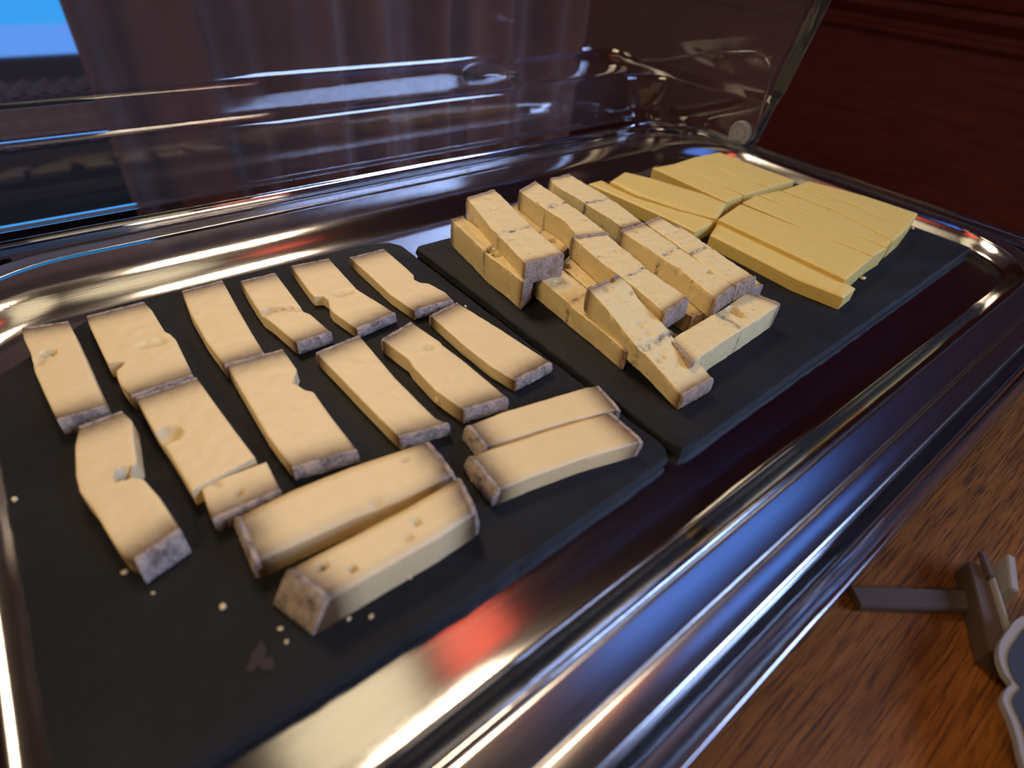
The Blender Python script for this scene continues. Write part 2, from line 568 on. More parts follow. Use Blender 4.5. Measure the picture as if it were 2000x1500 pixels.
slate([(.1790, .083), (.184, .0815), (.36, .085), (.5500, .0895), (.5505, .30), (.548, .3125), (.1800, .3120), (.1775, .309), (.1765, .09)], 'long black slate board carrying the veined and yellow cheese sticks', 11)

CH = [
 dict(kind='raclette', L=[(-35.3,318.9),(-35.6,309.5),(-34.5,294.8),(-34.7,284.4),(-34.8,278.8),(-33.3,257.5),(-31.8,239)], R=[(-16.9,313.9),(-16.4,301.6),(-15.6,276.8),(-15.3,259.7),(-14.8,245),(-14.6,237.8)], z=(8.5,8.5), th=(8.5,8.5), rind='AB', flare=(0, 0), bev=0.45, shrink=0, dents=[(-27.9, 290.5, 2.8, 2.2), (-32.6, 286.2, 2.6, 1.2)], group='pale cheese slices',
  label='pale cheese slice with brown dent, in the cut corner of the slate'),
 dict(kind='raclette', L=[(-9.2,315.4),(-9.5,308.5),(-8.7,273),(-8.1,268.5),(-4.6,270.3),(-2,266.7),(-4.3,263.3),(-6.5,261.6),(-7.2,255.9),(-7.1,250.3),(-5.2,239.6)], R=[(16.9,314.9),(18.2,305.8),(18.6,281.9),(20.1,278.8),(21.1,272.5),(20,240)], z=(8,8), th=(8,8), rind='AB', flare=(0, 0), bev=0.45, shrink=0, dents=[(14.1, 274.5, 3.3, 0.7), (8.8, 275.9, 3.2, 0.7)], group='pale cheese slices',
  label='wide pale cheese slice with a dark bite-shaped hole in its edge'),
 dict(kind='raclette', L=[(35.8,318.4),(33.4,293.4),(32.7,264.6),(33.7,241)], R=[(57.3,318.2),(54.6,284),(53.1,261.3),(52.1,240.3)], z=(7,7), th=(7,7), rind='AB', flare=(0, 0), bev=0.45, shrink=0, dents=[], group='pale cheese slices',
  label='smooth pale cheese slice without holes touching the notched slice'),
 dict(kind='raclette', L=[(65.3,312.6),(63.3,285),(63,272.2),(64.9,262.4),(67.8,239.6)], R=[(84.9,311.6),(82.6,269.2),(82.1,265.3),(84,261.2),(86,240)], z=(7,7), th=(7,7), rind='AB', flare=(0, 0), bev=0.45, shrink=0, dents=[(68.7, 275.0, 2.6, 2), (72.4, 273.9, 2.4, 1.5), (64.3, 274.3, 2.3, 1.5), (77.2, 272.0, 2.4, 1.1), (80.6, 268.6, 2.1, 1.1)], group='pale cheese slices',
  label='pale cheese slice torn across its middle by a crooked crack'),
 dict(kind='raclette', L=[(96.3,316.9),(95.3,305.9),(93.3,282.6),(93.5,277.3),(97.7,276),(98.4,270.4),(95.8,263.3),(95.2,257.6),(98.6,236.3)], R=[(119,313.8),(116.9,272.5),(120.7,251.2),(122.8,239.5)], z=(6,6), th=(6,6), rind='AB', flare=(0, 0), bev=0.45, shrink=0, dents=[(107.1, 273.3, 3.4, 0.6), (111.5, 272.5, 2.8, 0.6)], group='pale cheese slices',
  label='pale cheese slice with a round notch bitten into its long side'),
 dict(kind='raclette', L=[(130.5,308.5),(130.4,282.9),(130,257),(132.5,235.7)], R=[(154.1,308),(153.5,280.6),(152.9,269.8),(150.4,265.6),(151.5,259.9),(155.3,256.9),(158,242.8),(157.1,234.1)], z=(6,6), th=(6,6), rind='AB', flare=(0, 0), bev=0.45, shrink=0, dents=[], group='pale cheese slices',
  label='pale cheese slice with a stepped notch beside the slate joint'),
 dict(kind='raclette', L=[(-25.7,229.8),(-28.6,219.4),(-30.9,202.6),(-31.1,193.6),(-28.7,182.4),(-26.8,167.9),(-24.8,156.5),(-22.3,152.5)], R=[(-10,230.4),(-8.2,222.5),(-10.1,210.3),(-11.9,196.7),(-16.1,194.7),(-14.9,190.5),(-11.9,187.2),(-9.4,174.8),(-7.3,156.5)], z=(8.5,8.5), th=(8.5,8.5), rind='AB', flare=(0, 4), bev=0.45, shrink=0, dents=[(-17.3, 194.0, 2.9, 5)], group='pale cheese slices',
  label='long bent pale cheese slice broken half across by a grey hollow'),
 dict(kind='raclette', L=[(-3.9,236.4),(-2.6,211.4),(-1,196.6),(0.5,171.8)], R=[(20.7,236.6),(21.8,216.6),(23.3,193.2),(24.7,175)], z=(8.5,8.5), th=(8.5,8.5), rind='A', flare=(0, 0), bev=0.45, shrink=0, dents=[(1.2, 206.0, 4.9, 3.2)], group='pale cheese slices',
  label='pale cheese slice with a round hollow and a clean cut end'),
 dict(kind='raclette', L=[(34.6,240.4),(33.9,214.2),(33.2,185.7),(34.4,162.8)], R=[(60.5,238.3),(59.9,219.9),(56.9,215.5),(55.6,210.1),(57,204.4),(59.6,201),(59,182.2),(59.1,157.5)], z=(7,7), th=(7,7), rind='AB', flare=(0, 0), bev=0.45, shrink=0, dents=[(58.5, 211.8, 3.0, 3)], group='pale cheese slices',
  label='broad pale cheese slice with a grey scoop missing from its edge'),
 dict(kind='raclette', L=[(72.5,226.9),(73.8,203.3),(74.7,184.5),(76.5,154.1)], R=[(96.5,228.9),(94.6,189),(95.3,155.5),(98.3,149.5)], z=(7,7), th=(7,7), rind='AB', flare=(0, 0), bev=0.45, shrink=0, dents=[], group='pale cheese slices',
  label='plain pale cheese slice with one pointed corner and no holes'),
 dict(kind='raclette', L=[(103.6,218.3),(104.3,213.7),(106.5,197),(105.3,191.1),(104.8,170.4),(107.8,152)], R=[(124.2,223.8),(127.3,200.8),(126.7,198),(128.1,182.8),(129.2,148)], z=(8,8), th=(8,8), rind='AB', flare=(0, 0), bev=0.45, shrink=0, dents=[(120.4, 200.5, 2.6, 0.8)], group='pale cheese slices',
  label='pale cheese slice pinched near its end, with a tall grey rind face'),
 dict(kind='raclette', L=[(137.2,225.8),(136.9,195.4),(137.9,171.7),(140.9,156.4)], R=[(157.1,229.3),(161.6,193.7),(165.1,157.7)], z=(6.5,6.5), th=(6.5,6.5), rind='AB', flare=(0, 0), bev=0.45, shrink=0, dents=[], group='pale cheese slices',
  label='slim smooth cheese slice with grey rind end, alongside the slate joint'),
 dict(kind='raclette', L=[(3.9,173.7),(2.9,163),(2.6,155.8)], R=[(27.6,171.8),(27.1,163.1),(26.8,155.1)], z=(7,7), th=(7,7), rind='B', flare=(0, 0), bev=0.45, shrink=0, dents=[(9.1, 171.2, 1.3, 1), (14.3, 162.4, 1.3, 1.4)], group='pale cheese slices',
  label='short square offcut of pale cheese with two small pits'),
 dict(kind='raclette', L=[(9.9,150.3),(31.3,150.7),(52.8,149),(83.4,144)], R=[(9,128.7),(17.1,128.1),(41.6,126.3),(62.7,123.5),(82.3,122.5)], z=(10.5,10.5), th=(10.5,10.5), rind='AB', flare=(1, 1), bev=2.5, shrink=0, dents=[(71.0, 138.9, 1.2, 0.8), (51.9, 127.1, 2.2, 0.7)], group='pale cheese slices',
  label='thick long bar of pale cheese with grey smudge along its edge'),
 dict(kind='raclette', L=[(15.7,116.4),(32.2,116.2),(58.4,115.9),(80.8,116.9)], R=[(21.4,99.4),(38.6,99.3),(59.3,98.9),(76.5,99.7)], z=(15,15), th=(15,15), rind='AB', flare=(7, 1), bev=2, shrink=0, dents=[(24.6, 110.1, 1.3, 2), (31.8, 104.0, 1.3, 1.4), (57.7, 107.8, 1.4, 1.2), (52.4, 103.9, 1.4, 1)], group='pale cheese slices',
  label='thickest yellowish cheese bar with a rough brown rind end'),
 dict(kind='raclette', L=[(104.1,143.2),(121.3,141.6),(140.4,137.8),(152.9,135.4),(165.6,132.7),(170.3,130.4)], R=[(102.9,128.5),(119.6,125),(142.1,120.2),(159.4,114.9),(166.8,112.7)], z=(8,8), th=(8,8), rind='AB', flare=(2, 0), bev=0.8, shrink=0.2, dents=[], group='pale cheese slices',
  label='pale cheese slice lying flush behind a matching slice at the slate edge'),
 dict(kind='raclette', L=[(94.1,127.5),(101.6,126.4),(132.8,120.3),(160.5,113.6)], R=[(92.7,106.5),(107.8,104.3),(131.5,99.7),(155.5,93),(159,92)], z=(9,9), th=(9,9), rind='AB', flare=(2, -1.5), bev=1.2, shrink=0.2, dents=[], group='pale cheese slices',
  label='pale cheese slice with bluish front face, its ends offset from the slice behind'),
 dict(kind='morbier', L=[(201.3,301.1),(196.4,269),(192.1,245.4),(192,229.2),(190.1,211.7)], R=[(211.4,301.9),(209.3,278.5),(202.7,250.7),(202.3,232.5),(201.1,216.6)], z=(18,18), th=(18,18), rind='AB', flare=(0, 0), bev=0.45, shrink=0, dents=[(197.8, 252.0, 3.2, 3), (197.7, 246.6, 2.8, 3)], group='veined cheese sticks',
  label='veined cheese stick lying lowest at the corner of the stack, split in two'),
 dict(kind='morbier', L=[(251.2,307.5),(240.4,268.2),(232.5,230.7)], R=[(273.7,312),(267.5,278),(260.6,243)], z=(13,13), th=(13,13), rind='AB', flare=(0, 0), bev=0.45, shrink=0, dents=[(247.9, 250.5, 2.8, 2)], group='veined cheese sticks',
  label='yellowish veined cheese stick under two others, mostly covered'),
 dict(kind='morbier', L=[(206.8,222.9),(204.3,196.6),(202.2,176.2),(200.7,156.5),(198.4,138.8)], R=[(226.1,226.1),(223.5,195),(219.9,167.3),(218,142.2)], z=(14,12), th=(14,12), rind='AB', flare=(0, 0), bev=0.45, shrink=0, dents=[(213.2, 206.9, 2.2, 1.5)], group='veined cheese sticks',
  label='veined cheese stick with pitted side, under the leaning stick'),
 dict(kind='morbier', L=[(230.6,223.1),(227.2,203.8),(221.5,168.7),(217.4,136)], R=[(243.8,229.3),(241,196.7),(236.5,163),(233.4,133.9)], z=(12,12), th=(12,12), rind='AB', flare=(0, 0), bev=0.45, shrink=0, dents=[(233.5, 220.6, 2.9, 3)], group='veined cheese sticks',
  label='veined cheese stick with reddish brown rind hole, sunk between others'),
 dict(kind='morbier', L=[(262.2,220.2),(254.9,179.2),(255.5,140.6)], R=[(297.1,225.1),(287.1,173.8),(280.3,137.5)], z=(11.5,11.5), th=(11.5,11.5), rind='AB', flare=(0, 0), bev=0.45, shrink=0, dents=[], group='veined cheese sticks',
  label='veined cheese stick in the bottom layer beside the dark gap'),
 dict(kind='morbier', L=[(321.9,219.7),(306.9,177.1),(299.5,140.9)], R=[(347.4,224.1),(337.7,183.4),(323.9,139.2)], z=(11.5,11.5), th=(11.5,11.5), rind='AB', flare=(0, 0), bev=0.45, shrink=0, dents=[], group='veined cheese sticks',
  label='veined cheese stick in the bottom layer, rind peeping out at its end'),
 dict(kind='morbier', L=[(220.8,129.6),(271.3,132.6),(300.5,135.9)], R=[(215.1,110.8),(242.9,113.1),(266.9,114.2),(305.1,116.9)], z=(15.5,15.5), th=(15.5,15.5), rind='AB', flare=(0, 0), bev=0.45, shrink=0, dents=[(275.0, 128.3, 3.7, 4), (274.1, 123.3, 2.7, 3)], group='veined cheese sticks',
  label='veined cheese stick lying crosswise with a large oval hole on top'),
 dict(kind='morbier', L=[(217.3,306.5),(204.1,262.7),(200.5,245.1),(193.1,214.8)], R=[(242.7,309),(240.9,299.6),(227.3,249.2),(220,212.2)], z=(28,28), th=(14.2,14.2), rind='AB', flare=(0, 0), bev=0.45, shrink=0, dents=[(228.9, 300.1, 2.8, 1.2), (222.1, 283.5, 2.4, 1), (204.4, 243.6, 2.8, 1.2)], group='veined cheese sticks',
  label='topmost veined cheese stick at the end of the stack, grey line across'),
 dict(kind='morbier', L=[(258.9,301),(255.6,280.1),(253.8,247.9),(244.9,225.5)], R=[(281,308.9),(273.4,254.5),(265.5,219.3)], z=(27,27), th=(14,14), rind='AB', flare=(0, 0), bev=0.45, shrink=0, dents=[(254.5, 278.7, 2.5, 2), (266.0, 242.8, 2.4, 1.5)], group='veined cheese sticks',
  label='topmost veined cheese stick with crack in its side, second along the stack'),
 dict(kind='morbier', L=[(307.5,321.8),(302.5,311.3),(296.9,251),(293.4,231.1)], R=[(328.4,321.9),(321.4,263.9),(311.8,228.9)], z=(20,20), th=(20,20), rind='AB', flare=(0, 0), bev=0.45, shrink=0, dents=[(290.2, 247.0, 2.9, 2)], group='veined cheese sticks',
  label='veined cheese stick next to the plain yellow sticks'),
 dict(kind='morbier', L=[(242.6,228.5),(235.3,196.4),(232,167.6),(226.2,140.1)], R=[(267.2,229.5),(252.6,171.6),(249.3,142.8)], z=(26,25), th=(13,13), rind='AB', flare=(0, 0), bev=0.45, shrink=0, dents=[(239.0, 202.7, 2.2, 1.5), (258.9, 214.4, 1.7, 1), (252.9, 202.0, 1.9, 1), (247.2, 190.4, 1.6, 1), (245.3, 199.0, 1.6, 0.8)], group='veined cheese sticks',
  label='pitted veined cheese stick with grey rind end jutting over the dark gap'),
 dict(kind='morbier', L=[(278.3,220.2),(271.1,171.2),(269.2,160.9),(261.4,133.4)], R=[(301.4,220.3),(290.5,169.9),(283.2,136.5)], z=(25,25), th=(13,13), rind='AB', flare=(0, 0), bev=0.8, shrink=0.3, dents=[(268.9, 167.4, 2.8, 3), (265.7, 158.9, 2.2, 2), (283.6, 154.2, 2.2, 2), (285.9, 215.0, 2.4, 1)], group='veined cheese sticks',
  label='veined cheese stick with holed side, tight against a thinner stick'),
 dict(kind='morbier', L=[(302.7,220.5),(291,169.5),(284.7,151.4),(283.7,136.2)], R=[(319.1,221.4),(316.9,203.2),(309.5,167.8),(303.8,136.2)], z=(25,25), th=(13,13), rind='AB', flare=(0, 0), bev=0.8, shrink=0.3, dents=[(312.1, 201.5, 1.8, 1.2), (303.0, 167.0, 1.7, 0.8), (306.8, 187.3, 1.7, 0.8)], group='veined cheese sticks',
  label='thin veined cheese stick at the side of the stack by the yellow sticks'),
 dict(kind='morbier', L=[(204,175.2),(203.4,161.7),(199.1,133.1),(200,127.8),(198,101.6)], R=[(229.3,177),(229.5,167.4),(226.7,158),(225.7,139.8),(223.6,130.1),(220.4,124.7),(223.6,119.9),(221.5,101.1)], z=(28,9.5), th=(14,9.3), rind='AB', flare=(0, 0), bev=0.45, shrink=0, dents=[(221.8, 175.4, 1.8, 2), (232.0, 165.8, 2.1, 2.2), (225.6, 163.5, 1.7, 1.5), (213.4, 171.2, 2.0, 1.5), (212.9, 143.9, 2.5, 1), (211.7, 137.6, 1.9, 1.2), (203.5, 122.2, 1.6, 1.5), (207.7, 122.5, 1.3, 1.2)], group='veined cheese sticks',
  label='crumbly veined cheese stick leaning down from the stack onto the slate'),
 dict(kind='comte', L=[(349.5,319.5),(350.9,291.5),(353.5,240.8),(353.1,212.8)], R=[(364.8,320.3),(366,282),(375.2,242.5),(383.5,216.4)], z=(10,10), th=(10,10), rind='', flare=(0, 0), bev=1.2, shrink=0, dents=[], group='yellow cheese sticks',
  label='yellow cheese stick lying against the veined stack, its edge shining'),
 dict(kind='comte', L=[(362.4,308.2),(361.8,279.2),(372.6,241.3),(384.9,216.7)], R=[(389.9,317.6),(401,295.8),(415.5,251.6),(416.7,230.8)], z=(14,12), th=(14,12), rind='', flare=(0, 0), bev=2, shrink=0, dents=[], group='yellow cheese sticks',
  label='yellow cheese stick sloping away beside the one against the veined stack'),
 dict(kind='comte', L=[(421,312.9),(418.5,273.5),(415.7,230.9)], R=[(447.9,310.6),(445.3,267),(441.1,232.3)], z=(13,13), th=(13,13), rind='', flare=(0, 0), bev=0.7, shrink=0.35, dents=[], group='yellow cheese sticks',
  label='flush yellow cheese stick adjoining the sloping yellow stick'),
 dict(kind='comte', L=[(449.3,311.5),(446.6,267.8),(443.9,233.4)], R=[(482.8,314.2),(477.2,268.1),(477.9,231.3)], z=(12.5,12.5), th=(12.5,12.5), rind='', flare=(0, 0), bev=0.7, shrink=0.35, dents=[], group='yellow cheese sticks',
  label='flush yellow cheese stick between two others at the tray corner'),
 dict(kind='comte', L=[(484.3,315.2),(478.6,268.9),(480.4,232.7)], R=[(521.4,312.7),(519.8,269.2),(519.2,230.6)], z=(12,12), th=(12,12), rind='', flare=(0, 0), bev=0.7, shrink=0.35, dents=[], group='yellow cheese sticks',
  label='wide flush yellow cheese stick at the tray corner below the hinge'),
 dict(kind='comte', L=[(360.4,204.6),(358.1,165.9),(356,132.2),(360.6,103.4)], R=[(385.3,215.3),(383.2,159.6),(379.2,105)], z=(10,10), th=(10,10), rind='', flare=(0, 0), bev=2.2, shrink=0, dents=[], group='yellow cheese sticks',
  label='glossy yellow cheese stick, lowest and longest, at the open side of its row'),
 dict(kind='comte', L=[(380.2,213.7),(377.9,157.7),(375.5,111.7)], R=[(422.4,222.5),(425.5,165.2),(426.3,117.3)], z=(13,13), th=(13,13), rind='', flare=(0, 0), bev=0.8, shrink=0.35, dents=[], group='yellow cheese sticks',
  label='broad flat yellow cheese stick next to the lowest yellow stick'),
 dict(kind='comte', L=[(425.5,222.9),(424.2,164.7),(425.9,117.4)], R=[(451.3,226.5),(451.6,167.3),(448.3,118.2)], z=(13.5,13.5), th=(13.5,13.5), rind='', flare=(0, 0), bev=0.9, shrink=0.35, dents=[(441.1, 211.9, 1.8, 0.8)], group='yellow cheese sticks',
  label='grainy yellow cheese stick between a broad flat one and smooth ones'),
 dict(kind='comte', L=[(451.6,224.9),(450.2,166.8),(448.1,119)], R=[(478,221.7),(478.6,169.1),(463.2,121.3)], z=(14,14), th=(14,14), rind='', flare=(0, 0), bev=1, shrink=0.35, dents=[], group='yellow cheese sticks',
  label='smooth yellow cheese stick just beside the grainy yellow stick'),
 dict(kind='comte', L=[(479.7,220.8),(479.6,169.6),(463.9,120.9)], R=[(503.5,220.8),(504.6,169.3),(492.1,124)], z=(14,14), th=(14,14), rind='', flare=(0, 0), bev=1, shrink=0.35, dents=[], group='yellow cheese sticks',
  label='narrow smooth yellow cheese stick between two smooth yellow ones'),
 dict(kind='comte', L=[(504,220.6),(505.7,169.8),(492.1,124)], R=[(523.8,220.7),(536.4,175.9),(539.5,133.5)], z=(14,14), th=(14,14), rind='', flare=(0, 0), bev=1, shrink=0.35, dents=[], group='yellow cheese sticks',
  label='yellow cheese stick outermost in its row, touching the steel rim'),
]
# ------------------------------------------------------------------ cheeses
def polyfun(P, o0, ax, ay):
    pts = []
    for x, y in P:
        d = Vector((x, y)) - o0
        pts.append((d.dot(ax), d.dot(ay)))
    return pts

def resample(pts, n):
    """n+1 samples evenly spaced along the polyline"""
    d = [0.0]
    for a, b in zip(pts[:-1], pts[1:]):
        d.append(d[-1] + math.hypot(b[0] - a[0], b[1] - a[1]))
    out = []
    j = 0
    for i in range(n + 1):
        s = d[-1] * i / n
        while j < len(d) - 2 and d[j + 1] < s:
            j += 1
        f = (s - d[j]) / max(1e-9, d[j + 1] - d[j])
        out.append((pts[j][0] + (pts[j + 1][0] - pts[j][0]) * f, pts[j][1] + (pts[j + 1][1] - pts[j][1]) * f))
    return out

def by_u(pts, S):
    """samples evenly spaced along the length axis; a later point wins where the edge turns back"""
    u0, u1 = pts[0][0], pts[-1][0]
    mono = [pts[0]]
    for p in pts[1:]:
        mono.append((max(p[0], mono[-1][0] + 0.25), p[1]))
    if mono[-1][0] > u1:
        u1 = mono[-1][0]
    out = []
    j = 0
    for s in S:
        u = u0 + (u1 - u0) * s
        while j < len(mono) - 2 and mono[j + 1][0] < u:
            j += 1
        a, b = mono[j], mono[j + 1]
        f = min(1, max(0, (u - a[0]) / max(1e-6, b[0] - a[0])))
        out.append((u, a[1] + (b[1] - a[1]) * f))
    return out

def cheese(d, seed):
    kind = d['kind']
    L = [Vector(p) for p in d['L']]
    R = [Vector(p) for p in d['R']]
    A = (L[0] + R[0]) / 2
    B = (L[-1] + R[-1]) / 2
    ax = (B - A).normalized()
    ay = Vector((-ax.y, ax.x))
    if (L[len(L) // 2] - R[len(R) // 2]).dot(ay) < 0:
        ay = -ay
    lpts = polyfun(L, A, ax, ay)
    rpts = polyfun(R, A, ax, ay)
    length = (B - A).length
    wid = (L[0] - R[0]).length
    bev = d['bev']
    def spread(total, step):
        a = [0.0, .3 * bev / total, .8 * bev / total, 1.7 * bev / total]
        k = max(6, int(total / step))
        lo, hi = a[-1], 1 - a[-1]
        return a[:-1] + [lo + (hi - lo) * i / k for i in range(k + 1)] + [1 - q for q in reversed(a[:-1])]
    SU = spread(length, 1.2)
    TV = spread(wid, 1.2)
    nu = len(SU) - 1
    nv = len(TV) - 1
    lp = by_u(lpts, SU)
    rp = by_u(rpts, SU)
    sh = d['shrink']
    zA, zB = d['z']
    tA, tB = d['th']
    dents = []
    for x, y, r, dep in d['dents']:
        q = Vector((x, y)) - A
        dents.append((q.dot(ax), q.dot(ay), r, min(dep * 1.1, .8 * min(tA, tB))))
    rough = {'raclette': 0.16, 'morbier': 0.42, 'comte': 0.14}[kind]
    sd = seed * 13.7
    verts, near, ash, hol = [], [], [], []
    idx = {}
    def nz(u, v_, z, k=0.35, o=0):
        return noise.noise(Vector((u * k + sd, v_ * k + o, z * k + sd * .3)))
    ash0 = 0.52 + 0.10 * (math.sin(seed * 2.1))
    def rn(u, ul, ur):
        n_ = 0.0
        span = 16.0 if kind == 'raclette' else 8.0
        if 'A' in d['rind']:
            n_ = max(n_, 1 - max(0, u - ul) / span)
        if 'B' in d['rind']:
            n_ = max(n_, 1 - max(0, ur - u) / span)
        return max(0.0, min(1.0, n_))
    def add(u, v_, z, nr, a, h):
        verts.append((u, v_, z))
        near.append(nr)
        ash.append(a)
        hol.append(h)
        return len(verts) - 1
    top = []
    for i in range(nu + 1):
        s = SU[i]
        (ul, vl), (ur, vr) = lp[i], rp[i]
        row = []
        zt = zA + (zB - zA) * s
        for j in range(nv + 1):
            t_ = TV[j]
            # bunch the outer rows near the edge so that it rounds off
            te = t_
            wloc = max(2.0, abs(vl - vr))
            u = ul + (ur - ul) * te
            v_ = vl + (vr - vl) * te
            ed = min(t_ * wloc, (1 - t_) * wloc, s * length if 'A' not in d['rind'] else 99, (1 - s) * length if 'B' not in d['rind'] else 99)
            drop = 0.0
            if ed < bev * 1.6:
                q = 1 - ed / (bev * 1.6)
                drop = bev * 0.8 * q * q
            z = zt - drop + rough * nz(u, v_, 0, .18) + rough * .6 * nz(u, v_, 5, .7)
            h = 0.0
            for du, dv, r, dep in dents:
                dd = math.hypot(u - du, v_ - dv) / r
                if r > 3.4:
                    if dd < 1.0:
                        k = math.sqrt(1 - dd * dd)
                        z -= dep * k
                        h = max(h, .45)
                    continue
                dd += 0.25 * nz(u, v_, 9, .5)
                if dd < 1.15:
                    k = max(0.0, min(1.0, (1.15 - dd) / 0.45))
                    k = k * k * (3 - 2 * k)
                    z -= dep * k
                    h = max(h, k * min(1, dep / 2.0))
            a = 0.0
            if kind == 'morbier':
                off = (s - ash0) * length + 2.4 * nz(u, v_, 20, .16) + 0.9 * nz(u, v_, 30, .6)
                a = math.exp(-(off / 1.4) ** 2)
                z -= 0.55 * math.exp(-(off / 0.8) ** 2)
                if off > 0.4:
                    z -= 0.25 + 0.25 * math.sin(seed)
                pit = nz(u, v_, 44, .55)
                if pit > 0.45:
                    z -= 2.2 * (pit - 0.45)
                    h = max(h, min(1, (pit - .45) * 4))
            nr = rn(u, ul if False else lp[0][0] + (rp[0][0] - lp[0][0]) * te, lp[-1][0] + (rp[-1][0] - lp[-1][0]) * te)
            row.append(add(u, v_, z, nr, a, h))
        top.append(row)
    faces = []
    for i in range(nu):
        for j in range(nv):
            faces.append((top[i][j], top[i][j + 1], top[i + 1][j + 1], top[i + 1][j]))
    # border loop of the top, then rings down to the slate
    border = [(0, j) for j in range(nv + 1)] + [(i, nv) for i in range(1, nu + 1)] + [(nu, j) for j in range(nv - 1, -1, -1)] + [(i, 0) for i in range(nu - 1, 0, -1)]
    prev = [top[i][j] for i, j in border]
    NR = 5
    fa, fb = d['flare']
    for k in range(1, NR + 1):
        f = k / NR
        cur = []
        for q, (i, j) in enumerate(border):
            bu, bv, bz = verts[prev[q]] if False else verts[top[i][j]]
            s = SU[i]
            zt = zA + (zB - zA) * s
            th = tA + (tB - tA) * s
            zz = bz + (zt - th - bz) * f
            du = dv = 0.0
            if i == 0:
                du = -fa * f
            if i == nu:
                du = fb * f
            wob = rough * (0.9 if 0 < k < NR else 0.4) * nz(bu, bv, zz * 1.7, .5, 60) + rough * .8 * nz(bu, bv, zz, .15, 90)
            if j == 0 and 0 < i < nu:
                dv += wob + (0.25 * f)
            if j == nv and 0 < i < nu:
                dv -= wob + (0.25 * f)
            sgn = 1 if lp[i][1] > rp[i][1] else -1
            if kind == 'morbier' and k in (2, 3, 4) and (j in (0, nv)):
                pit = nz(bu, bv, zz, .5, 120)
                if pit > .35:
                    dv += (-1 if j == 0 else 1) * (pit - .35) * 3.0
            s_ = (s - ash0) * length + 2.4 * nz(bu, bv, 20, .16) + .6 * nz(bu, bv, zz, .5, 33)
            a = math.exp(-(s_ / 1.3) ** 2) if kind == 'morbier' else 0.0
            te = TV[j]
            nr = rn(bu, lp[0][0] + (rp[0][0] - lp[0][0]) * te, lp[-1][0] + (rp[-1][0] - lp[-1][0]) * te)
            cur.append(add(bu + du, bv + dv * sgn, zz, nr, a, 0.0))
        n = len(border)
        for q in range(n):
            l = (q + 1) % n
            faces.append((prev[q], prev[l], cur[l], cur[q]))
        prev = cur
    faces.append(tuple(prev))
    # local frame: origin on the underside in the middle
    zb = min(v_[2] for v_ in verts)
    org = Vector((A.x + ax.x * length / 2, A.y + ax.y * length / 2))
    def world(u, v_, z):
        p = A + ax * u + ay * v_ - org
        return (p.x * .001, p.y * .001, (z - zb) * .001)
    root = empty({'raclette': 'cheese_slice', 'morbier': 'veined_cheese_stick', 'comte': 'yellow_cheese_stick'}[kind], (org.x * .001, org.y * .001, Z0 + zb * .001 + .0001))
    wmid = 0.5 * (lp[nu // 2][1] + rp[nu // 2][1])
    if sh:
        verts2 = []
        for (u, v_, z) in verts:
            k = 1 - 2 * sh / max(4, wid)
            verts2.append((u, wmid + (v_ - wmid) * k, z))
        verts_w = [world(*p) for p in verts2]
    else:
        verts_w = [world(*p) for p in verts]
    me = mesh_of(verts_w, faces, 'paste')
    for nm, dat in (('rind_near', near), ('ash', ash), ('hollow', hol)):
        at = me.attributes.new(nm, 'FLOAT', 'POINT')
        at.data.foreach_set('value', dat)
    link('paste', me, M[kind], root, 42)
    # rind: a rough crust over an end
    for e_ in d['rind']:
        i = 0 if e_ == 'A' else nu
        sg = -1 if e_ == 'A' else 1
        fl = fa if e_ == 'A' else fb
        s = i / nu
        zt0 = zA + (zB - zA) * s
        th = tA + (tB - tA) * s
        loops = []
        for q in range(2 * nv + 1):
            te = TV[q // 2] if q % 2 == 0 else .5 * (TV[q // 2] + TV[q // 2 + 1])
            (ul, vl), (ur, vr) = lp[i], rp[i]
            te2 = min(1, max(0, te))
            u = ul + (ur - ul) * te2
            v_ = vl + (vr - vl) * te2
            zt = .5 * (verts[top[i][q // 2]][2] + verts[top[i][(q + 1) // 2]][2])
            zl = zt0 - th
            h = zt - zl
            ring = []
            rr = 0.75 if kind == 'raclette' else 0.8
            for (o_, fz, am) in ((-1.0, 1.0, .0), (-.3, 1.03, .25), (.55, 1.02, .35), (1.15, .86, .5), (1.4, .6, .6), (1.35, .34, .6), (1.1, .10, .4), (.5, 0.015, .1), (-.8, 0.03, .0), (-1.0, .5, 0)):
                nn = nz(u + o_ * 2, v_, fz * h, .55, 200) + .6 * nz(u, v_, fz * h, 1.4, 240)
                zz = zl + h * fz + (am * rr * nz(u, v_ * 1.5, fz * 5, .8, 300) if fz > .9 else 0)
                oo = o_ + am * rr * 1.3 * nn + fl * max(0, 1 - fz)
                if fz <= .03:
                    zz = max(zz, zl + .02)
                ring.append(world(u + sg * oo, v_, zz))
            loops.append(ring)
        rm = loft(loops, True, True)
        link('rind', rm, M['rind_' + kind], root, 50)
    tag(root, d['label'], 'cheese', d['group'])
    return root

for i, d in enumerate(CH):
    cheese(d, i + 1)

